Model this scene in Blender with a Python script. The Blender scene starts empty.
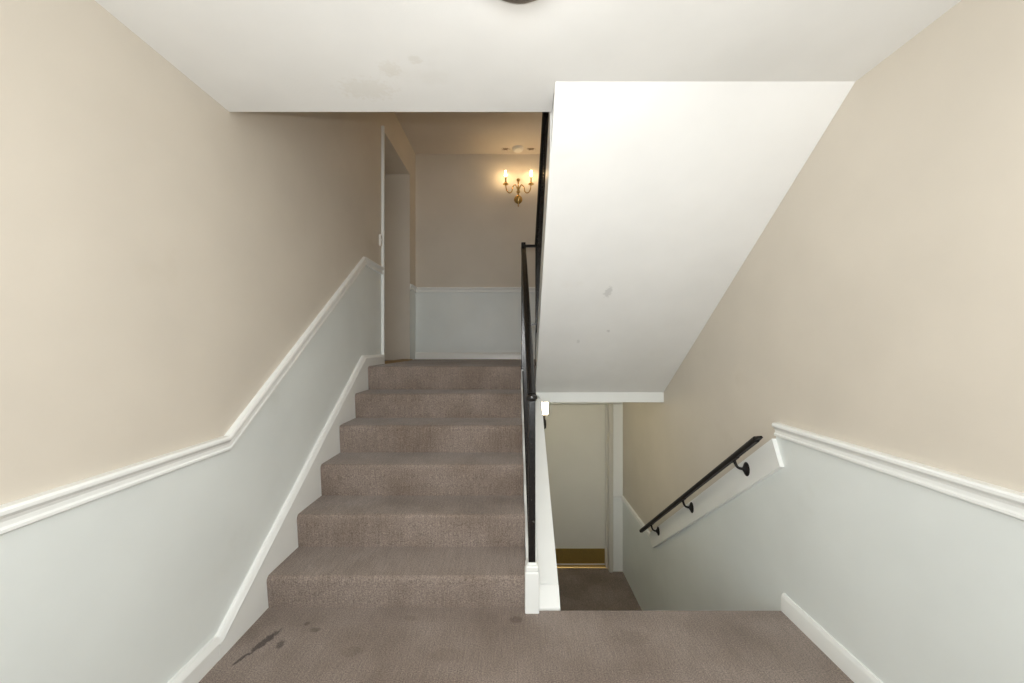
import bpy, bmesh, math, random
from mathutils import Vector, Matrix
random.seed(4)
S = bpy.context.scene
C = S.collection

# ---------------------------------------------------------------- materials
def nodes(name):
    m = bpy.data.materials.new(name); m.use_nodes = True
    nt = m.node_tree
    return m, nt, nt.nodes['Principled BSDF']

def add(nt, kind, **kw):
    n = nt.nodes.new(kind)
    for k, v in kw.items():
        if hasattr(n, k): setattr(n, k, v)
        else: n.inputs[k].default_value = v
    return n

def paint(name, col, rough=0.55, var=0.035, bump=0.12, scale=2.2, smudge=None):
    """rolled wall paint: faint broad colour variation and fine roller texture"""
    m, nt, b = nodes(name)
    tc = add(nt, 'ShaderNodeTexCoord')
    n1 = add(nt, 'ShaderNodeTexNoise', Scale=scale, Detail=4.0)
    nt.links.new(tc.outputs['Object'], n1.inputs['Vector'])
    r = add(nt, 'ShaderNodeValToRGB')
    r.color_ramp.elements[0].position = 0.3; r.color_ramp.elements[1].position = 0.7
    r.color_ramp.elements[0].color = tuple(c*(1-var) for c in col) + (1,)
    r.color_ramp.elements[1].color = tuple(min(1, c*(1+var)) for c in col) + (1,)
    nt.links.new(n1.outputs['Fac'], r.inputs['Fac'])
    out = r.outputs['Color']
    # a few scuffs
    n3 = add(nt, 'ShaderNodeTexNoise', Scale=3.1, Detail=6.0)
    mp = add(nt, 'ShaderNodeMapping'); mp.inputs['Location'].default_value = (3.7, 1.2, 5.1)
    nt.links.new(tc.outputs['Object'], mp.inputs['Vector']); nt.links.new(mp.outputs['Vector'], n3.inputs['Vector'])
    r3 = add(nt, 'ShaderNodeValToRGB')
    r3.color_ramp.elements[0].position = 0.66; r3.color_ramp.elements[1].position = 0.80
    nt.links.new(n3.outputs['Fac'], r3.inputs['Fac'])
    mx = add(nt, 'ShaderNodeMixRGB', blend_type='MULTIPLY')
    mx.inputs['Color2'].default_value = (.95, .94, .92, 1)
    nt.links.new(r3.outputs['Color'], mx.inputs['Fac']); nt.links.new(out, mx.inputs['Color1'])
    out = mx.outputs['Color']
    if smudge:
        for (p, rad, stretch, dark) in smudge:
            out = spot(nt, tc, out, p, rad, stretch, dark, 0.0, 0.95)
    nt.links.new(out, b.inputs['Base Color'])
    b.inputs['Roughness'].default_value = rough
    n2 = add(nt, 'ShaderNodeTexNoise', Scale=160.0, Detail=3.0)
    nt.links.new(tc.outputs['Object'], n2.inputs['Vector'])
    bp = add(nt, 'ShaderNodeBump', Strength=bump, Distance=0.002)
    nt.links.new(n2.outputs['Fac'], bp.inputs['Height'])
    nt.links.new(bp.outputs['Normal'], b.inputs['Normal'])
    return m

def spot(nt, tc, col, p, rad, stretch, dark, rot=0.0, rough_edge=0.5):
    """a stain with its own soft ragged outline at a fixed place"""
    mp = add(nt, 'ShaderNodeMapping', vector_type='TEXTURE')
    mp.inputs['Location'].default_value = p
    mp.inputs['Rotation'].default_value = (0, 0, rot)
    mp.inputs['Scale'].default_value = tuple(rad*s for s in stretch)
    nt.links.new(tc.outputs['Object'], mp.inputs['Vector'])
    ln = add(nt, 'ShaderNodeVectorMath', operation='LENGTH')
    nt.links.new(mp.outputs['Vector'], ln.inputs[0])
    nz = add(nt, 'ShaderNodeTexNoise', Scale=55.0, Detail=3.0)
    nt.links.new(tc.outputs['Object'], nz.inputs['Vector'])
    ad = add(nt, 'ShaderNodeMath', operation='MULTIPLY_ADD')
    ad.inputs[1].default_value = rough_edge*2
    nt.links.new(nz.outputs['Fac'], ad.inputs[0]); nt.links.new(ln.outputs['Value'], ad.inputs[2])
    r = add(nt, 'ShaderNodeMapRange', interpolation_type='SMOOTHSTEP')
    r.inputs['From Min'].default_value = 0.55 + rough_edge*0.9
    r.inputs['From Max'].default_value = 1.0 + rough_edge
    r.inputs['To Min'].default_value = 1.0; r.inputs['To Max'].default_value = 0.0
    nt.links.new(ad.outputs['Value'], r.inputs['Value'])
    mx = add(nt, 'ShaderNodeMixRGB', blend_type='MULTIPLY')
    mx.inputs['Color2'].default_value = tuple(dark) + (1,)
    nt.links.new(r.outputs['Result'], mx.inputs['Fac']); nt.links.new(col, mx.inputs['Color1'])
    return mx.outputs['Color']

def carpet(name, col, stains=()):
    m, nt, b = nodes(name)
    tc = add(nt, 'ShaderNodeTexCoord')
    # loop pile speckle
    n1 = add(nt, 'ShaderNodeTexNoise', Scale=185.0, Detail=3.0)
    nt.links.new(tc.outputs['Object'], n1.inputs['Vector'])
    # rows of ribs across the width
    mp = add(nt, 'ShaderNodeMapping'); mp.inputs['Scale'].default_value = (150, 9, 9)
    nt.links.new(tc.outputs['Object'], mp.inputs['Vector'])
    n2 = add(nt, 'ShaderNodeTexNoise', Scale=1.0, Detail=2.0)
    nt.links.new(mp.outputs['Vector'], n2.inputs['Vector'])
    n3 = add(nt, 'ShaderNodeTexNoise', Scale=3.0, Detail=5.0)
    nt.links.new(tc.outputs['Object'], n3.inputs['Vector'])
    r1 = add(nt, 'ShaderNodeValToRGB')
    r1.color_ramp.elements[0].position = 0.28; r1.color_ramp.elements[1].position = 0.72
    r1.color_ramp.elements[0].color = tuple(c*.52 for c in col)+(1,)
    r1.color_ramp.elements[1].color = tuple(c*1.48 for c in col)+(1,)
    nt.links.new(n1.outputs['Fac'], r1.inputs['Fac'])
    r2 = add(nt, 'ShaderNodeValToRGB')
    r2.color_ramp.elements[0].position = 0.3; r2.color_ramp.elements[1].position = 0.7
    r2.color_ramp.elements[0].color = (.80,.80,.80,1); r2.color_ramp.elements[1].color = (1.0,1.0,1.0,1)
    nt.links.new(n2.outputs['Fac'], r2.inputs['Fac'])
    mx = add(nt, 'ShaderNodeMixRGB', blend_type='MULTIPLY'); mx.inputs['Fac'].default_value = 1
    nt.links.new(r1.outputs['Color'], mx.inputs['Color1']); nt.links.new(r2.outputs['Color'], mx.inputs['Color2'])
    r3 = add(nt, 'ShaderNodeValToRGB')
    r3.color_ramp.elements[0].position = 0.30; r3.color_ramp.elements[1].position = 0.62
    r3.color_ramp.elements[0].color = (.70,.66,.62,1); r3.color_ramp.elements[1].color = (1,1,1,1)
    nt.links.new(n3.outputs['Fac'], r3.inputs['Fac'])
    mx2 = add(nt, 'ShaderNodeMixRGB', blend_type='MULTIPLY'); mx2.inputs['Fac'].default_value = 1
    nt.links.new(mx.outputs['Color'], mx2.inputs['Color1']); nt.links.new(r3.outputs['Color'], mx2.inputs['Color2'])
    out = mx2.outputs['Color']
    for (p, rad, stretch, dark, rot, edge) in stains:
        out = spot(nt, tc, out, p, rad, stretch, dark, rot, edge)
    nt.links.new(out, b.inputs['Base Color'])
    b.inputs['Roughness'].default_value = 0.95
    b.inputs['Specular IOR Level'].default_value = 0.15
    b.inputs['Sheen Weight'].default_value = 0.25
    b.inputs['Sheen Roughness'].default_value = 0.5
    bp = add(nt, 'ShaderNodeBump', Strength=0.6, Distance=0.004)
    nt.links.new(n1.outputs['Fac'], bp.inputs['Height'])
    nt.links.new(bp.outputs['Normal'], b.inputs['Normal'])
    return m

def metal(name, col, rough, metallic=1.0, wear=None, bump=0.0):
    m, nt, b = nodes(name)
    tc = add(nt, 'ShaderNodeTexCoord')
    n = add(nt, 'ShaderNodeTexNoise', Scale=70.0, Detail=4.0)
    nt.links.new(tc.outputs['Object'], n.inputs['Vector'])
    r = add(nt, 'ShaderNodeValToRGB')
    if wear:
        r.color_ramp.elements[0].position = 0.70; r.color_ramp.elements[1].position = 0.74
        r.color_ramp.elements[0].color = tuple(col)+(1,); r.color_ramp.elements[1].color = tuple(wear)+(1,)
    else:
        r.color_ramp.elements[0].color = tuple(c*.8 for c in col)+(1,)
        r.color_ramp.elements[1].color = tuple(min(1,c*1.15) for c in col)+(1,)
    nt.links.new(n.outputs['Fac'], r.inputs['Fac']); nt.links.new(r.outputs['Color'], b.inputs['Base Color'])
    b.inputs['Metallic'].default_value = metallic; b.inputs['Roughness'].default_value = rough
    if bump:
        bp = add(nt, 'ShaderNodeBump', Strength=bump, Distance=0.002)
        nt.links.new(n.outputs['Fac'], bp.inputs['Height']); nt.links.new(bp.outputs['Normal'], b.inputs['Normal'])
    return m

def glow(name, col, strength):
    m, nt, b = nodes(name)
    b.inputs['Base Color'].default_value = tuple(col)+(1,)
    b.inputs['Emission Color'].default_value = tuple(col)+(1,)
    b.inputs['Emission Strength'].default_value = strength
    b.inputs['Roughness'].default_value = 0.4
    return m

BEIGE = (.655, .602, .520)
M_beige = paint('beige_wall_paint', BEIGE, 0.6)
M_white = paint('cool_white_wainscot_paint', (.775, .815, .80), 0.42, bump=0.08)
M_ceil = paint('white_ceiling_paint', (.85, .85, .83), 0.7, smudge=[
    ((-.60, 1.62, 2.40), .10, (1.4, .8, 1), (.955, .945, .925)),
    ((-.47, 1.50, 2.40), .05, (1, 1, 1), (.95, .94, .92)),
    ((-.36, 1.45, 2.40), .03, (1, 1, 1), (.93, .92, .90))])
M_soffit = paint('white_soffit_paint', (.84, .84, .825), 0.6, smudge=[
    ((.62, 2.53, 1.69), .055, (.6, 1.0, 1.0), (.80, .80, .80)),
    ((.50, 2.95, 1.37), .03, (.5, 1.0, 1.0), (.86, .86, .86)),
    ((.70, 2.85, 1.45), .018, (1, 1.0, 1.0), (.80, .80, .80))])
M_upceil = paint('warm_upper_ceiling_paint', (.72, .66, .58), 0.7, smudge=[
    ((-.082, 5.06, 3.883), .05, (1.15, .8, 1.0), (.22, .17, .12)),
    ((.246, 5.06, 3.883), .05, (1.15, .8, 1.0), (.22, .17, .12))])
M_trim = paint('white_gloss_trim_paint', (.86, .875, .855), 0.3, var=.015, bump=0.03)
M_door = paint('cream_door_paint', (.74, .725, .655), 0.4, var=.02, bump=.04)
M_jamb = paint('cream_jamb_paint', (.66, .64, .57), 0.35, var=.02, bump=.03)
CARPET = (.292, .236, .202)
M_carpet = carpet('taupe_loop_carpet', CARPET)
M_floor = carpet('taupe_landing_carpet', CARPET, stains=[
    ((-1.12, 1.78, 0), .10, (.24, 1.0, 1), (.28, .26, .25), -.35, .75),
    ((-1.16, 1.68, 0), .05, (.22, 1.0, 1), (.3, .28, .26), -.35, .5),
    ((-1.04, 1.76, 0), .022, (1, 1.4, 1), (.45, .43, .41), .3, .4),
    ((-.93, 1.85, 0), .022, (1.4, 1, 1), (.62, .6, .57), 0, .4),
    ((-.99, 1.89, 0), .016, (1, 1, 1), (.6, .57, .55), 0, .4),
    ((.02, 1.92, 0), .035, (1.2, .9, 1), (.66, .62, .59), 0, .4),
    ((-.50, 1.93, 0), .035, (1.6, .8, 1), (.86, .84, .82), 0, .7),
    ((.55, 1.80, 0), .09, (1.2, .7, 1), (.86, .84, .82), 0, .7),
    ((-.28, 1.70, 0), .07, (1.5, .7, 1), (.88, .86, .84), 0, .4),
    ((-.70, 1.72, 0), .05, (1.2, .8, 1), (.86, .84, .82), 0, .4)])
M_black = metal('chipped_black_rail_paint', (.009, .008, .008), 0.24, 0.0, wear=(.16, .15, .14), bump=.35)
M_dark = metal('oiled_dark_bronze', (.010, .008, .008), 0.45, 0.0)
M_dark.node_tree.nodes['Principled BSDF'].inputs['Specular IOR Level'].default_value = .3
M_brass = metal('polished_brass', (.62, .42, .16), 0.24)
M_kick = metal('tarnished_brass_plate', (.55, .41, .14), 0.55)
M_sill = metal('worn_brass_threshold', (.33, .20, .06), 0.5)
M_nickel = metal('brushed_nickel', (.34, .29, .25), 0.5)
M_plastic = paint('white_plastic', (.80, .78, .73), 0.4, var=.01, bump=0)
M_sleeve = paint('ivory_candle_sleeve', (.40, .29, .15), 0.5, var=.02, bump=0)
M_bulb = glow('warm_candle_bulb', (1.0, .69, .35), 115)
M_shade = glow('lit_frosted_shade', (1.0, .85, .58), 27)
M_diff = glow('lit_frosted_glass', (1.0, .975, .94), 30)

# ---------------------------------------------------------------- mesh helpers
def obj(name, bm, mats, parent=None, smooth=False, bevel=0.0, seg=2, angle=35):
    if not isinstance(mats, (list, tuple)): mats = [mats]
    bmesh.ops.remove_doubles(bm, verts=bm.verts, dist=1e-6)
    bmesh.ops.recalc_face_normals(bm, faces=bm.faces)
    me = bpy.data.meshes.new(name); bm.to_mesh(me); bm.free()
    for m in mats: me.materials.append(m)
    if smooth:
        for p in me.polygons: p.use_smooth = True
        me.set_sharp_from_angle(angle=math.radians(angle))
    o = bpy.data.objects.new(name, me); C.objects.link(o)
    if parent is not None:
        o.parent = parent
        o.matrix_parent_inverse = Matrix.Translation(-parent.location)
    if bevel:
        b = o.modifiers.new('edge_rounding', 'BEVEL'); b.width = bevel; b.segments = seg
        b.limit_method = 'ANGLE'; b.angle_limit = math.radians(30)
    return o

def thing(name, label, cat, loc, group=None):
    o = bpy.data.objects.new(name, None); C.objects.link(o)
    o.location = loc; o.empty_display_size = .05
    o['label'] = label; o['category'] = cat
    if group: o['group'] = group
    return o

def struct(name, bm, mats, parent=None, **kw):
    o = obj(name, bm, mats, parent, **kw)
    if parent is None: o['kind'] = 'structure'
    return o

def new(): return bmesh.new()

def box(bm, x0, x1, y0, y1, z0, z1, mi=0):
    v = [bm.verts.new(p) for p in ((x0,y0,z0),(x1,y0,z0),(x1,y1,z0),(x0,y1,z0),(x0,y0,z1),(x1,y0,z1),(x1,y1,z1),(x0,y1,z1))]
    for q in ((0,3,2,1),(4,5,6,7),(0,1,5,4),(1,2,6,5),(2,3,7,6),(3,0,4,7)):
        f = bm.faces.new([v[i] for i in q]); f.material_index = mi
    return bm

def prism(bm, pts, axis, a0, a1, mi=0, skew=None):
    """polygon in the plane across AXIS, extruded from a0 to a1 (skew: a0/a1 as functions of the first coordinate)"""
    def P(p, a):
        if callable(a): a = a(p[0])
        return {'x': (a, p[0], p[1]), 'y': (p[0], a, p[1]), 'z': (p[0], p[1], a)}[axis]
    A = [bm.verts.new(P(p, a0)) for p in pts]; B = [bm.verts.new(P(p, a1)) for p in pts]
    n = len(pts)
    fs = [bm.faces.new(A), bm.faces.new(B[::-1])]
    for i in range(n): fs.append(bm.faces.new((A[i], B[i], B[(i+1)%n], A[(i+1)%n])))
    for f in fs: f.material_index = mi
    return bm

def tube(bm, pts, r, n=12, flat=1.0, cap=True):
    """round bar along points; r a number or a list"""
    pts = [Vector(p) for p in pts]; rings = []
    N = None
    for i, p in enumerate(pts):
        t = (pts[min(i+1, len(pts)-1)] - pts[max(i-1, 0)]).normalized()
        if N is None:
            N = t.cross(Vector((0,0,1)))
            if N.length < .1: N = t.cross(Vector((0,1,0)))
            N.normalize()
        N = (N - t*N.dot(t)).normalized(); B = t.cross(N)
        rr = r[i] if isinstance(r, (list, tuple)) else r
        rings.append([bm.verts.new(p + (N*math.cos(a)*flat + B*math.sin(a))*rr) for a in [2*math.pi*k/n for k in range(n)]])
    for a, b in zip(rings, rings[1:]):
        for k in range(n): bm.faces.new((a[k], a[(k+1)%n], b[(k+1)%n], b[k]))
    if cap:
        bm.faces.new(rings[0][::-1]); bm.faces.new(rings[-1])
    return bm

def lathe(bm, prof, c, axis='z', n=24):
    """revolve (radius, along) points about AXIS through c"""
    c = Vector(c)
    def P(r, h, a):
        u, v = r*math.cos(a), r*math.sin(a)
        return c + Vector({'z': (u, v, h), 'y': (u, h, v), 'x': (h, u, v)}[axis])
    rings = []
    for r, h in prof:
        if r < 1e-6: rings.append([bm.verts.new(P(0, h, 0))])
        else: rings.append([bm.verts.new(P(r, h, 2*math.pi*k/n)) for k in range(n)])
    for a, b in zip(rings, rings[1:]):
        for k in range(n):
            k2 = (k+1) % n
            if len(a) == 1 and len(b) == 1: continue
            if len(a) == 1: bm.faces.new((a[0], b[k], b[k2]))
            elif len(b) == 1: bm.faces.new((a[k], b[0], a[k2]))
            else: bm.faces.new((a[k], b[k], b[k2], a[k2]))
    if len(rings[0]) > 1: bm.faces.new(rings[0])
    if len(rings[-1]) > 1: bm.faces.new(rings[-1][::-1])
    return bm

def bar(bm, p0, p1, w, h):
    """square bar; w across, h in the upright plane, ends cut upright"""
    p0, p1 = Vector(p0), Vector(p1); t = (p1-p0).normalized()
    if abs(t.z) > .95: s = Vector((1,0,0)); u = Vector((0,1,0))
    else:
        s = t.cross(Vector((0,0,1))).normalized(); u = s.cross(t).normalized()
    vs = []
    for p in (p0, p1):
        for a, b in ((-1,-1),(1,-1),(1,1),(-1,1)):
            vs.append(bm.verts.new(p + s*a*w/2 + u*b*h/2))
    for q in ((0,1,2,3),(7,6,5,4),(0,4,5,1),(1,5,6,2),(2,6,7,3),(3,7,4,0)): bm.faces.new([vs[i] for i in q])
    return bm

def moulding(bm, path, prof, to3):
    """sweep a moulding profile (out, up) along a path of plane points with mitred corners; to3(a, b, out) gives the place"""
    path = [Vector(p) for p in path]; n = len(path); rings = []
    for i in range(n):
        d = []
        if i > 0: d.append((path[i]-path[i-1]).normalized())
        if i < n-1: d.append((path[i+1]-path[i]).normalized())
        ns = [Vector((-q.y, q.x)) for q in d]
        m = ns[0] if len(ns) == 1 else (ns[0]+ns[1]) / (1 + ns[0].dot(ns[1]))
        rings.append([bm.verts.new(to3(*(path[i] + m*u), o)) for o, u in prof])
    k = len(prof)
    for a, b in zip(rings, rings[1:]):
        for j in range(k): bm.faces.new((a[j], a[(j+1)%k], b[(j+1)%k], b[j]))
    bm.faces.new(rings[0]); bm.faces.new(rings[-1][::-1])
    return bm

# ---------------------------------------------------------------- measures (metres; eye at the origin, looking along +Y)
H = 1.34; F = 392.0
XL, XR = -1.28, 1.378               # side walls
XS = -1.247                         # face of the skirting beside the steps
XC = .075                           # right end of the carpeted steps
Y0 = -1.7                           # wall behind the viewer
YB = 5.20                           # wall at the back of the upper landing
ZC = 2.40                           # landing ceiling
ZU = 1.165                          # upper landing
ZD = -1.467                         # lower landing
ZUC = 3.883                         # upper ceiling
ZT = 4.7
YS = [2.007 + .2794*i for i in range(7)]
ZS = [0, .168, .361, .567, .767, .962, ZU]

# ---------------------------------------------------------------- setting: walls
bm = new()
prism(bm, [(Y0,-.15),(3.87,-.15),(3.87,2.08),(3.405,2.08),(1.765,.905),(Y0,.905)], 'x', XL, XL-.12, 0)
prism(bm, [(4.914,.9),(YB,.9),(YB,2.08),(4.914,2.08)], 'x', XL, XL-.12, 0)
prism(bm, [(Y0,.905),(1.765,.905),(3.405,2.08),(3.87,2.08),(3.87,ZT),(Y0,ZT)], 'x', XL, XL-.12, 1)
prism(bm, [(3.87,3.49),(4.91,3.49),(4.91,ZT),(3.87,ZT)], 'x', XL, XL-.12, 1)
prism(bm, [(4.91,.9),(4.914,.9),(4.914,2.08),(YB,2.08),(YB,ZT),(4.91,ZT)], 'x', XL, XL-.12, 1)
struct('wall_left', bm, [M_white, M_beige])

bm = new()
prism(bm, [(Y0,-.3),(1.9,-.3),(1.9,ZD-.1),(YB,ZD-.1),(YB,-.545),(3.87,-.545),(2.06,.80),(2.035,.91),(Y0,.91)], 'x', XR, XR+.12, 0)
prism(bm, [(Y0,.91),(2.035,.91),(2.06,.80),(3.87,-.545),(YB,-.545),(YB,ZT),(Y0,ZT)], 'x', XR, XR+.12, 1)
struct('wall_right', bm, [M_white, M_beige])

bm = new()
box(bm, XL-.12, XR+.12, YB, YB+.12, .9, 2.08, 0)
box(bm, XL-.12, XR+.12, YB, YB+.12, 2.08, ZT, 1)
struct('wall_back', bm, [M_white, M_beige])

# wall behind the viewer with the daylight window
WX0, WX1, WZ0, WZ1 = -1.05, 1.05, .55, 2.15
bm = new()
box(bm, XL-.12, XR+.12, Y0-.12, Y0, -.15, WZ0); box(bm, XL-.12, XR+.12, Y0-.12, Y0, WZ1, ZT)
box(bm, XL-.12, WX0, Y0-.12, Y0, WZ0, WZ1); box(bm, WX1, XR+.12, Y0-.12, Y0, WZ0, WZ1)
struct('wall_front', bm, M_beige)
bm = new()
for a, b in ((WX0, WX0+.05), (WX1-.05, WX1)): box(bm, a, b, Y0-.1, Y0-.04, WZ0, WZ1)
for a, b in ((WZ0, WZ0+.05), (WZ1-.05, WZ1)): box(bm, WX0+.05, WX1-.05, Y0-.1, Y0-.04, a, b)
struct('window_1', bm, M_trim, bevel=.004)

# passage behind the upper doorway
bm = new()
box(bm, XL-.60, XL-.12, 3.75, 3.87, ZU, 3.61); box(bm, XL-.60, XL-.12, 4.91, 5.03, ZU, 3.61)
box(bm, XL-.60, XL-.12, 3.87, 4.91, 3.49, 3.61)
struct('wall_passage', bm, M_beige)

# wall under the railing, and round the lower hall
def curb(y): return .084 + .681*(y-2.077)
bm = new()
prism(bm, [(2.03,ZD-.1),(YB,ZD-.1),(YB,.89),(3.28,.89),(2.09,curb(2.09)-.014),(2.03,.02)], 'x', XC+.008, .242)
struct('wall_stair', bm, M_white)
bm = new()
box(bm, .242, .33, 4.878, YB, ZD-.1, .9)
prism(bm, [(1.262,ZD-.1),(XR,ZD-.1),(XR,-.54),(1.262,-.54)], 'y', 4.878, YB, 0)
prism(bm, [(1.262,-.54),(XR,-.54),(XR,.9),(1.262,.9)], 'y', 4.878, YB, 1)
box(bm, .33, 1.262, 4.878, YB, .62, .9)
struct('wall_lower', bm, [M_trim, M_trim])
bm = new()
box(bm, .242, XR, 1.93, 1.985, ZD-.1, -.16)
struct('wall_under_landing', bm, M_white)

# ---------------------------------------------------------------- setting: floors and ceilings
bm = new()
edge = [(2.0-.022+.022*math.sin(a), -.022+.022*math.cos(a)) for a in [k*math.pi/2/6 for k in range(7)]]
prism(bm, [(Y0,-.15),(Y0,0)] + edge + [(2.0,-.15)], 'x', .085, XR)
prism(bm, [(Y0,-.15),(Y0,0),(2.06,0),(2.06,-.15)], 'x', XL, .085)
struct('floor', bm, M_floor, smooth=True)
bm = new()
box(bm, XL-.60, .160, YS[5]+.10, YB, .93, ZU); box(bm, .160, XR, 3.60, YB, .93, ZU)
struct('floor_upper', bm, M_carpet)
bm = new(); box(bm, .242, XR, 3.7, YB, ZD-.1, ZD)
struct('floor_lower', bm, M_carpet)

SOF_T, SOF_B = (1.571, ZC), (3.567, .915)           # sloped underside, seen from the side
def sx(y): return .174 + (y-SOF_T[0])*.042/1.996     # its left edge
bm = new()
prism(bm, [(XL,Y0),(XR,Y0),(XR,SOF_T[0]),(.174,SOF_T[0]),(.178,1.775),(XL,1.775)], 'z', ZC, ZC+.24)
struct('ceiling', bm, M_ceil)
bm = new(); box(bm, XL-.60, XR, 3.78, YB, ZUC, ZUC+.2)
struct('ceiling_upper', bm, M_upceil)
bm = new(); prism(bm, [(1.79,ZC+.01),(3.80,ZUC),(3.80,ZUC+.2),(1.79,ZC+.24)], 'x', XL, .15)
struct('ceiling_slope', bm, M_upceil)
bm = new(); box(bm, XL-.12, XR+.12, Y0-.12, YB+.12, ZT, ZT+.1)
struct('ceiling_top', bm, M_ceil)
bm = new(); box(bm, .242, XR, 3.62, YB, .90, .93)
struct('ceiling_lower', bm, M_ceil)

# ---------------------------------------------------------------- setting: mouldings
RAIL = [(0,0),(.015,0),(.019,.004),(.019,.012),(.014,.017),(.013,.030),(.017,.040),(.026,.046),(.030,.052),(.030,.061),(.025,.068),(0,.070)]
BASE = [(0,0),(.032,0),(.032,.070),(.029,.075),(.026,.079),(.018,.086),(.014,.090),(0,.090)]
left = lambda y, z, o: (XL+o, y, z)
right = lambda y, z, o: (XR-o, y, z)
back = lambda x, z, o: (x, YB-o, z)
bm = moulding(new(), [(Y0,.872),(1.765,.872),(3.395,2.040),(3.838,2.040)], RAIL, left)
moulding(bm, [(4.915,2.05),(YB,2.05)], RAIL, left)
struct('trim_1', bm, M_trim, smooth=True, angle=25)
bm = moulding(new(), [(Y0,.874),(2.035,.874)], RAIL, right)
struct('trim_2', bm, M_trim, smooth=True, angle=25)
bm = moulding(new(), [(XL,2.05),(XR,2.05)], RAIL, back)
struct('trim_3', bm, M_trim, smooth=True, angle=25)
LOW = [(o*.75, u*.8) for o, u in RAIL]
bm = moulding(new(), [(3.86,-.570),(4.878,-.570)], LOW, right)
moulding(bm, [(1.262,-.570),(XR,-.570)], [(o*.55, u) for o, u in LOW], lambda x, z, o: (x, 4.878-o, z))
struct('trim_4', bm, M_trim, smooth=True, angle=25)
# sloped board that carries the wall handrail
s = .748
bt = lambda y: .857 - s*(y-2.046)
bm = new()
prism(bm, [(1.985,bt(2.046)-.13),(2.046,bt(2.046)),(3.85,bt(3.85)),(3.85,bt(3.85)-.05),(3.80,bt(3.85)-.115),(3.79,bt(3.79)-.165)], 'x', XR, XR-.022)
struct('trim_5', bm, M_trim)
# board closing the foot of the sloped soffit
bm = new(); box(bm, .218, XR, 3.555, 3.60, .828, .918); box(bm, XC+.008, .172, 3.488, 3.504, .93, ZU+.002)
struct('trim_6', bm, M_trim, bevel=.003)
# capping of the stair wall: two boards side by side and a foot block
bm = new()
for x0, x1 in ((XC+.002, .142), (.144, .246)):
    t, ye = (.0, 3.49) if x0 < .1 else (.002, 3.28)
    prism(bm, [(2.078,curb(2.078)-.016),(2.078,curb(2.078)-t),(ye,curb(ye)-t),(ye,curb(ye)-.016)], 'x', x0, x1)
prism(bm, [(1.995,-.05),(1.998,.004),(2.074,.080),(2.074,-.05)], 'x', .10, .247)
struct('trim_7', bm, M_trim, bevel=.0025)

bm = moulding(new(), [(Y0,0),(1.672,0)], BASE, left)
struct('baseboard_left', bm, M_trim, smooth=True, angle=25)
bm = moulding(new(), [(Y0,0),(1.985,0)], [(o*.5, u) for o, u in BASE], right)
struct('baseboard_right', bm, M_trim, smooth=True, angle=25)
bm = moulding(new(), [(XL,ZU),(XR,ZU)], [(o*.5, u) for o, u in BASE], back)
struct('baseboard_back', bm, M_trim, smooth=True, angle=25)
# skirting board that climbs beside the steps
CAP = [(0,-.026),(.033,-.026),(.033,-.022),(.028,-.018),(.024,-.010),(.016,-.003),(.012,0),(0,0)]
bm = moulding(new(), [(1.672,.0895),(1.688,.0895),(3.335,1.258),(3.838,1.258)], CAP, left)
prism(bm, [(1.6725,-.02),(1.6725,.062),(1.688,.062),(3.349,1.232),(3.838,1.232),(3.838,1.0),(3.40,.90),(2.1,-.02)], 'x', XL, XL+.033)
struct('baseboard_stair', bm, M_trim, smooth=True, angle=25)

# ---------------------------------------------------------------- doors
d1 = bpy.data.objects.new('door_1', None); C.objects.link(d1); d1.location = (.74, 5.02, ZD); d1['kind'] = 'structure'
bm = new(); box(bm, .335, 1.203, 5.0, 5.044, ZD+.012, .60)
obj('door_leaf', bm, M_door, d1, bevel=.003)
bm = new(); box(bm, .36, 1.183, 4.996, 5.0, ZD+.035, ZD+.225)
obj('kick_plate', bm, M_kick, d1, bevel=.001)
bm = new()
for x0, x1 in ((1.205, 1.256), (.281, .333)):
    box(bm, x0, x1, 4.862, YB, ZD, .62)
box(bm, 1.188, 1.206, 4.955, 4.995, ZD, .62); box(bm, 1.222, 1.236, 4.855, 4.866, ZD, .62)
obj('door_frame', bm, M_jamb, d1, bevel=.003)
bm = new(); prism(bm, [(4.955,ZD),(4.962,ZD+.012),(5.03,ZD+.012),(5.045,ZD)], 'x', .335, 1.203)
obj('threshold', bm, M_brass, d1)
bm = lathe(new(), [(.028,0),(.030,-.006),(.012,-.012),(.011,-.035),(.026,-.045),(.030,-.060),(.022,-.072),(0,-.075)], (.40, 5.0, ZD+.98), 'y')
obj('door_knob', bm, M_brass, d1, smooth=True)

d2 = bpy.data.objects.new('door_2', None); C.objects.link(d2); d2.location = (XL, 4.39, ZU); d2['kind'] = 'structure'
bm = new(); box(bm, XL-.59, XL-.545, 3.872, 4.908, ZU+.01, 3.48)
obj('door_leaf', bm, M_door, d2, bevel=.003)
bm = new(); box(bm, XL-.05, XL+.024, 3.842, 3.868, ZU, 3.50)
obj('casing', bm, M_trim, d2, bevel=.003)
bm = new(); prism(bm, [(XL-.10,ZU),(XL-.09,ZU+.012),(XL+.03,ZU+.012),(XL+.05,ZU)], 'y', 3.885, 4.905)
obj('threshold', bm, M_sill, d2)

# ---------------------------------------------------------------- staircases
def step_profile(y, z0, z1, depth, down):
    """riser leaning slightly out under a rounded carpeted nosing"""
    r = .022; o = .016
    p = [(y, z0-down), (y, z0), (y-o, z1-r-.012)]
    for k in range(1, 8):
        a = math.pi - k*math.pi/2/7
        p.append((y-o+r + r*math.cos(a), z1-r + r*math.sin(a)))
    return p + [(y+depth, z1), (y+depth, z0-down)]

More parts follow.
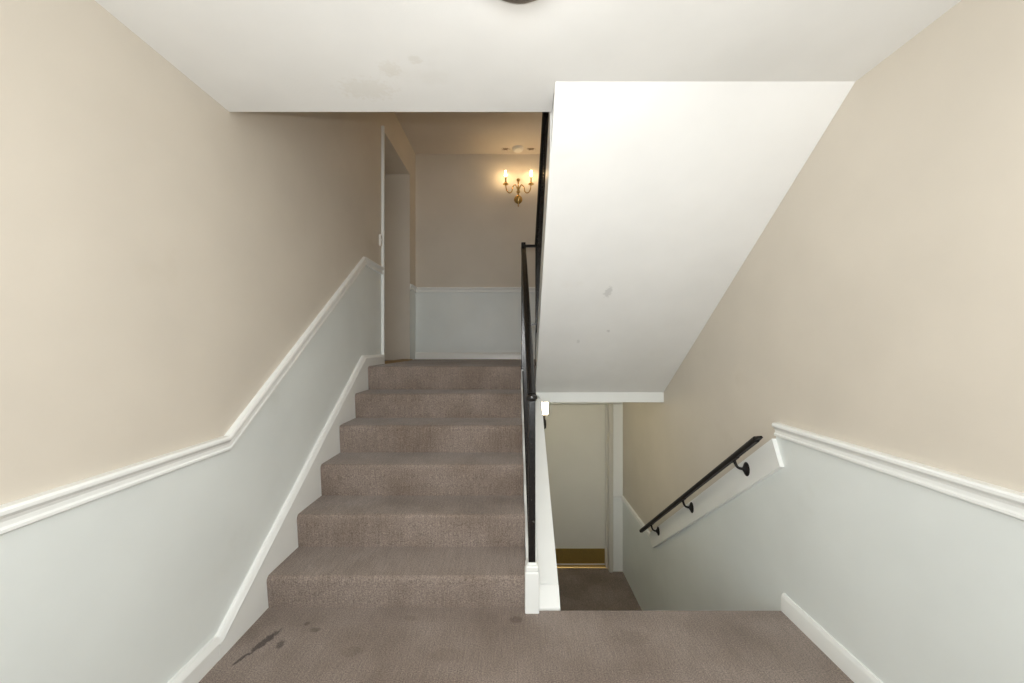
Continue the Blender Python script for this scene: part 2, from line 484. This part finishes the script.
A = thing('staircase', 'taupe carpeted flight of six steps climbing from the landing to the upper hall', 'stairs', (-.58, 2.0, 0))
for i in range(6):
    bm = prism(new(), step_profile(YS[i], ZS[i], ZS[i+1], .30 if i < 5 else .105, .012), 'x', XS+.001, XC)
    obj('step', bm, M_carpet, A, smooth=True)

D = thing('staircase', 'taupe carpeted flight going down from the landing edge to the lower door', 'stairs', (.81, 2.0, ZD))
for k in range(1, 8):
    z = ZD/8*k; y1 = 2.0 + .26*k
    pts = [(y1-.275, z-.21), (y1-.275, z)] + [(y1-.02+.02*math.sin(a), z-.02+.02*math.cos(a)) for a in [q*math.pi/2/5 for q in range(6)]] + [(y1-.012, z-.21)]
    obj('step', prism(new(), pts, 'x', .248, XR-.002), M_carpet, D, smooth=True)

B = thing('staircase', 'upper flight with white sloped underside meeting the ceiling above the lower door', 'stairs', (.79, 3.567, .915))
bm = prism(new(), [SOF_T, SOF_B, (SOF_B[0], SOF_B[1]+.05), (SOF_T[0], SOF_T[1]+.05)], 'x', sx, XR-.001)
obj('underside', bm, M_soffit, B)
sl = (SOF_T[1]-SOF_B[1])/(SOF_B[0]-SOF_T[0])
soff = lambda y: SOF_T[1] - sl*(y-SOF_T[0])
bm = prism(new(), [(3.565,soff(3.565)),(3.565,soff(3.5)+.24),(3.50,soff(3.5)+.27),(1.80,soff(1.80)+.27),(1.80,soff(1.80)+.002)], 'x',
           lambda y: sx(y)-.004, lambda y: sx(y)+.035)
obj('stringer', bm, M_trim, B, bevel=.003)
for k in range(7):
    y = 3.45 - .279*k; z = ZU + .212*(k+1)
    # riser faces the upper hall (+Y)
    pts = [(y, z-.23), (y, z-.212)] + [(y+.012-.02+.02*math.cos(a), z-.02+.02*math.sin(a)) for a in [q*math.pi/2/5 for q in range(6)]] + [(y-(.29 if k < 6 else .19), z), (y-(.29 if k < 6 else .19), z-.10)]
    obj('step', prism(new(), pts, 'x', .262, XR-.002), M_carpet, B, smooth=True)

# ---------------------------------------------------------------- railings
RX = .101
NY, UY = 1.998, 3.46                # foot post and top post
R1 = thing('stair_railing', 'chipped black metal stair railing rising from the white block beside the carpeted steps', 'railing', (RX, NY, 0))
bm = new()
prism(bm, [(RX-.036,1.962),(RX+.036,1.962),(RX+.036,2.034),(RX-.036,2.034)], 'z', -.03, .205)
o = obj('newel_base', bm, M_trim, R1, bevel=.006); o['label'] = 'white painted wooden block at the foot of the post'
bm = new(); box(bm, RX-.033, RX+.033, 1.965, 2.031, .205, .235); box(bm, RX-.026, RX+.026, 1.972, 2.024, .235, .247)
obj('newel_cap', bm, M_trim, o, bevel=.006)
def newel(par, x, y, z0, z1, r=.019):
    bm = new(); box(bm, x-r, x+r, y-r, y+r, z0, z1)
    return obj('newel_post', bm, M_black, par, bevel=.004)
newel(R1, RX, NY, .24, 1.075, .0175)
bm = lathe(new(), [(.020,1.06),(.027,1.066),(.030,1.076),(.027,1.088),(.018,1.095),(0,1.097)], (RX, NY, 0))
obj('post_cap', bm, M_black, R1, smooth=True)
newel(R1, RX, UY, ZU-.03, 2.252, .019)
rail_z = lambda y: 1.088 + (2.205-1.088)/(UY-NY)*(y-NY)
def rail_bar(bm, x, yz, w, h):
    """handrail: rounded top, slightly waisted"""
    prof = [(-w/2,-h*.2),(-w/2,h*.2),(-w*.38,h*.42),(-w*.18,h*.5),(w*.18,h*.5),(w*.38,h*.42),(w/2,h*.2),(w/2,-h*.2),(w*.33,-h*.5),(-w*.33,-h*.5)]
    return moulding(bm, yz, prof, lambda y, z, o: (x+o, y, z))
bm = rail_bar(new(), RX, [(NY,rail_z(NY)),(UY,rail_z(UY))], .044, .034)
obj('handrail', bm, M_black, R1, smooth=True)
bm = bar(new(), (RX, 2.06, curb(2.06)+.09), (RX, UY, curb(UY)+.09), .022, .012)
obj('bottom_rail', bm, M_black, R1)
for k in range(10):
    y = 2.135 + .125*k
    bm = bar(new(), (RX, y, curb(y)+.09), (RX, y, rail_z(y)-.01), .012, .012)
    obj('baluster', bm, M_black, R1)

RBX = .222
R2 = thing('stair_railing', 'dark metal railing of the upper flight, seen edge-on beside the white sloped underside', 'railing', (RBX, UY, ZU))
newel(R2, RBX, UY, ZU, 2.252, .016)
bs = .744
brz = lambda y: 2.23 + bs*(UY-y)
bm = rail_bar(new(), RBX, [(UY,brz(UY)),(1.82,brz(1.82))][::-1], .044, .034)
obj('handrail', bm, M_black, R2, smooth=True)
bm = bar(new(), (RBX, UY, brz(UY)-.78), (RBX, 1.82, brz(1.82)-.78), .022, .012)
obj('bottom_rail', bm, M_black, R2)
for k in range(11):
    y = UY - .13*(k+1)
    obj('baluster', bar(new(), (RBX, y, brz(y)-.78), (RBX, y, brz(y)-.01), .012, .012), M_black, R2)

R3 = thing('guard_rail', 'short dark guard bars joining the two railing posts at the top of the steps', 'railing', (RX, UY, 1.5))
obj('top_bar', bar(new(), (RX+.019, UY, 2.222), (RBX-.016, UY, 2.222), .022, .022), M_black, R3)
obj('lower_bar', bar(new(), (RX+.019, UY, 1.53), (RBX-.016, UY, 1.53), .016, .016), M_black, R3)

# wall handrail of the lower flight
HX = XR - .078
p0 = Vector((HX, 2.055, .868)); p1 = Vector((HX, 3.95, -.524))
WH = thing('wall_handrail', 'dark bronze handrail on three curved brackets, mounted on the white sloping board', 'handrail', (XR-.022, 3.0, .17))
hs = (p1.z-p0.z)/(p1.y-p0.y)
bm = rail_bar(new(), HX, [(p0.y+.03, p0.z+.03*hs), (p1.y, p1.z)], .032, .030)
o = obj('rail', bm, M_dark, WH, smooth=True)
bm = new()
w, h = .016, .017
a = Vector((HX, p0.y+.03, p0.z+.03*hs)); tdir = Vector((0,-1,-hs)).normalized(); up = Vector((0, -tdir.z, tdir.y)); up = up if up.z > 0 else -up
base = [bm.verts.new(a + Vector((i*w,0,0)) + up*j*h) for i, j in ((-1,-.55),(-.6,.8),(.6,.8),(1,-.55))]
tip = [bm.verts.new(a + tdir*.045 + Vector((i*w*.5,0,0)) + up*j*h) for i, j in ((-1,-.7),(-.6,-.1),(.6,-.1),(1,-.7))]
for k in range(4): bm.faces.new((base[k], base[(k+1)%4], tip[(k+1)%4], tip[k]))
bm.faces.new(base[::-1]); bm.faces.new(tip)
obj('end_cap', bm, M_dark, WH)
for y in (2.265, 2.955, 3.63):
    zr = p0.z + hs*(y-p0.y)
    zw = zr - .085
    wall = Vector((XR-.022, y, zw)); top = Vector((HX, y, zr-.022))
    pts = []
    P0, P1, P2, P3 = wall, wall+Vector((-.060,0,.0)), top+Vector((.004,.01,-.05)), top+Vector((0,.03,.03*hs))
    for k in range(13):
        t = k/12; q = P0*(1-t)**3 + P1*3*t*(1-t)**2 + P2*3*t*t*(1-t) + P3*t**3
        pts.append(q)
    br = obj('bracket', tube(new(), pts, [.0095-.002*math.sin(math.pi*k/12) for k in range(13)]), M_dark, WH, smooth=True)
    bm = lathe(new(), [(.030,0),(.030,-.003),(.025,-.008),(.014,-.013),(.011,-.02),(0,-.02)], (XR-.022, y, zw), 'x')
    for v in bm.verts: v.co.z = zw + (v.co.z-zw)*1.35
    obj('rosette', bm, M_dark, br, smooth=True)
    bm = new(); bar(bm, Vector((HX, y-.005, zr-.018-.005*hs)), Vector((HX, y+.065, zr-.018+.065*hs)), .022, .006)
    obj('saddle', bm, M_dark, br)

# ---------------------------------------------------------------- lamps and fittings
SX, SZ = .082, 3.28
W1 = thing('wall_sconce', 'brass two-armed candle wall sconce with lit bulbs on the beige upper wall', 'wall lamp', (SX, YB, SZ))
bm = lathe(new(), [(.054,0),(.056,-.006),(.048,-.014),(.040,-.018),(.034,-.028),(.018,-.036),(.012,-.05)], (SX, YB, SZ), 'y', 32)
obj('back_plate', bm, M_brass, W1, smooth=True)
cy = YB - .062
bm = lathe(new(), [(0,-.118),(.006,-.112),(.009,-.100),(.005,-.088),(.010,-.078),(.006,-.066),(.016,-.045),(.026,-.018),(.030,.004),(.024,.028),(.012,.044),
                   (.009,.058),(.022,.070),(.026,.082),(.018,.096),(.010,.106),(.020,.118),(.024,.132),(.012,.148),(.007,.165),(.008,.19),(.013,.205),
                   (.010,.212),(.020,.222),(.024,.236),(.018,.250),(.006,.257),(0,.259)], (SX, cy, SZ), 'z', 24)
obj('column', bm, M_brass, W1, smooth=True)
for sgn in (-1, 1):
    cx, ay = SX + sgn*.164, YB - .137
    pts = []
    ctrl = [Vector((SX+sgn*.012, cy, SZ+.115)), Vector((SX+sgn*.040, cy-.02, SZ+.165)), Vector((SX+sgn*.075, cy-.035, SZ+.125)), Vector((SX+sgn*.082, cy-.045, SZ+.075)),
            Vector((SX+sgn*.112, cy-.06, SZ+.042)), Vector((SX+sgn*.150, cy-.072, SZ+.070)), Vector((cx, ay, SZ+.150))]
    for i in range(len(ctrl)-1):
        q0, q1, q2, q3 = ctrl[max(i-1,0)], ctrl[i], ctrl[i+1], ctrl[min(i+2,len(ctrl)-1)]
        for k in range(6):
            t = k/6
            pts.append(.5*((2*q1) + (q2-q0)*t + (2*q0-5*q1+4*q2-q3)*t*t + (3*q1-q0-3*q2+q3)*t**3))
    pts.append(ctrl[-1])
    arm = obj('arm', tube(new(), pts, .0062, 10), M_brass, W1, smooth=True)
    bm = lathe(new(), [(.008,.135),(.020,.140),(.036,.148),(.037,.152),(.022,.154),(.017,.160),(.019,.170),(.016,.174)], (cx, ay, SZ), 'z', 24)
    obj('drip_pan', bm, M_brass, arm, smooth=True)
    bm = lathe(new(), [(.011,.17),(.012,.172),(.012,.246),(.010,.248)], (cx, ay, SZ), 'z', 16)
    obj('candle_sleeve', bm, M_sleeve, arm, smooth=True)
    bm = lathe(new(), [(.007,.248),(.011,.256),(.0135,.270),(.0120,.286),(.0075,.304),(.0035,.322),(0,.330)], (cx, ay, SZ), 'z', 16)
    obj('bulb', bm, M_bulb, arm, smooth=True)

LX, LY, LZ = .242, 3.92, .665
W2 = thing('wall_sconce', 'small lit square-shaded wall lamp beside the cream lower door', 'wall lamp', (LX, LY, LZ))
bm = new(); prism(bm, [(-.03,0),(.03,0),(.038,.125),(-.038,.125)], 'y', LY-.04, LY+.04)
for v in bm.verts: v.co.x += LX+.083; v.co.z += LZ-.005
obj('lamp_shade', bm, M_shade, W2, bevel=.004)
bm = lathe(new(), [(.012,-.155),(.024,-.145),(.027,-.11),(.024,-.07),(.016,-.055),(.014,-.006)], (LX+.075, LY, LZ), 'z', 20)
obj('lamp_holder', bm, M_dark, W2, smooth=True)
bm = tube(new(), [(LX, LY, LZ-.08), (LX+.03, LY, LZ-.095), (LX+.07, LY, LZ-.10)], .008)
obj('bracket', bm, M_dark, W2, smooth=True)

CL = thing('ceiling_light', 'round flush ceiling light with a metal rim, just entering the picture at the top', 'ceiling light', (.022, 1.060, ZC))
bm = lathe(new(), [(.095,0),(.116,-.006),(.119,-.022),(.115,-.034),(.106,-.039),(.074,-.041),(.070,-.034)], (.022, 1.060, ZC), 'z', 48)
obj('rim', bm, M_nickel, CL, smooth=True)
bm = lathe(new(), [(.071,-.034),(.069,-.050),(.058,-.068),(.035,-.080),(0,-.084)], (.022, 1.060, ZC), 'z', 40)
obj('diffuser', bm, M_diff, CL, smooth=True)

SD = thing('smoke_detector', 'round white smoke detector on the upper ceiling above the brass sconce', 'smoke detector', (.076, 5.035, ZUC))
bm = lathe(new(), [(.070,0),(.074,-.004),(.072,-.016),(.062,-.020),(.060,-.030),(.050,-.037),(.020,-.040),(0,-.040)], (.076, 5.035, ZUC), 'z', 32)
obj('body', bm, M_plastic, SD, smooth=True)
bm = new()
for k in range(16):
    a = 2*math.pi*k/16
    bar(bm, (.076+.0615*math.cos(a), 5.035+.0615*math.sin(a), ZUC-.022), (.076+.0615*math.cos(a), 5.035+.0615*math.sin(a), ZUC-.029), .008, .008)
obj('vent', bm, M_plastic, SD)

SW = thing('light_switch', 'small white switch on the left wall just before the upper doorway', 'switch', (XL, 3.785, 2.36))
bm = new(); box(bm, XL, XL+.020, 3.765, 3.803, 2.305, 2.415)
pl = obj('plate', bm, M_plastic, SW, bevel=.004)
bm = new(); prism(bm, [(XL+.020, 2.345), (XL+.030, 2.364), (XL+.020, 2.372)], 'y', 3.778, 3.790)
obj('toggle', bm, M_plastic, SW)

# ---------------------------------------------------------------- light
def area(name, loc, rot, sx_, sy_, power, col):
    l = bpy.data.lights.new(name, 'AREA'); l.shape = 'RECTANGLE'; l.size = sx_; l.size_y = sy_
    l.energy = power; l.color = col
    o = bpy.data.objects.new(name, l); C.objects.link(o); o.location = loc; o.rotation_euler = rot
    return o
area('window_daylight', (0, Y0-.13, (WZ0+WZ1)/2), (math.radians(90), 0, 0), WX1-WX0, WZ1-WZ0, 50, (.90, .97, 1.0))
area('upward_ceiling_fill', (0, -3.3, -.15), (math.radians(140), 0, 0), 3.0, 1.8, 150, (1, .99, .965))  # added area light outside, sends extra light up to the ceiling; no paving modelled

l = bpy.data.lights.new('camera_flash', 'AREA'); l.shape = 'DISK'; l.size = .05; l.energy = 22; l.color = (1, .985, .96)
o = bpy.data.objects.new('camera_flash', l); C.objects.link(o); o.location = (.0, .0, 1.43); o.rotation_euler = (math.radians(90), 0, 0)

l = bpy.data.lights.new('upper_hall_fill', 'POINT'); l.energy = 4.5; l.color = (1, .80, .58); l.shadow_soft_size = .12  # added warm fill that brightens the upper hall, without any fixture
o = bpy.data.objects.new('upper_hall_fill', l); C.objects.link(o); o.location = (.95, 4.55, 3.55)

w = bpy.data.worlds.new('daylight_world'); S.world = w; w.use_nodes = True
nt = w.node_tree; bg = nt.nodes['Background']
sky = nt.nodes.new('ShaderNodeTexSky'); sky.sky_type = 'HOSEK_WILKIE'; sky.turbidity = 4
nt.links.new(sky.outputs['Color'], bg.inputs['Color']); bg.inputs['Strength'].default_value = .4

# ---------------------------------------------------------------- camera
cam = bpy.data.cameras.new('camera'); co = bpy.data.objects.new('camera', cam); C.objects.link(co)
co.location = (0, 0, H); co.rotation_euler = (math.radians(90), 0, 0)
cam.sensor_width = 36; cam.lens = F/1024*36; cam.shift_y = 4.5/1024; cam.clip_start = .02
S.camera = co
S.view_settings.view_transform = 'Standard'; S.view_settings.look = 'None'
S.view_settings.gamma = 1; S.view_settings.use_curve_mapping = False
S.view_settings.exposure = -0.05
S.cycles.use_denoising = True
S.cycles.max_bounces = 12; S.cycles.diffuse_bounces = 8
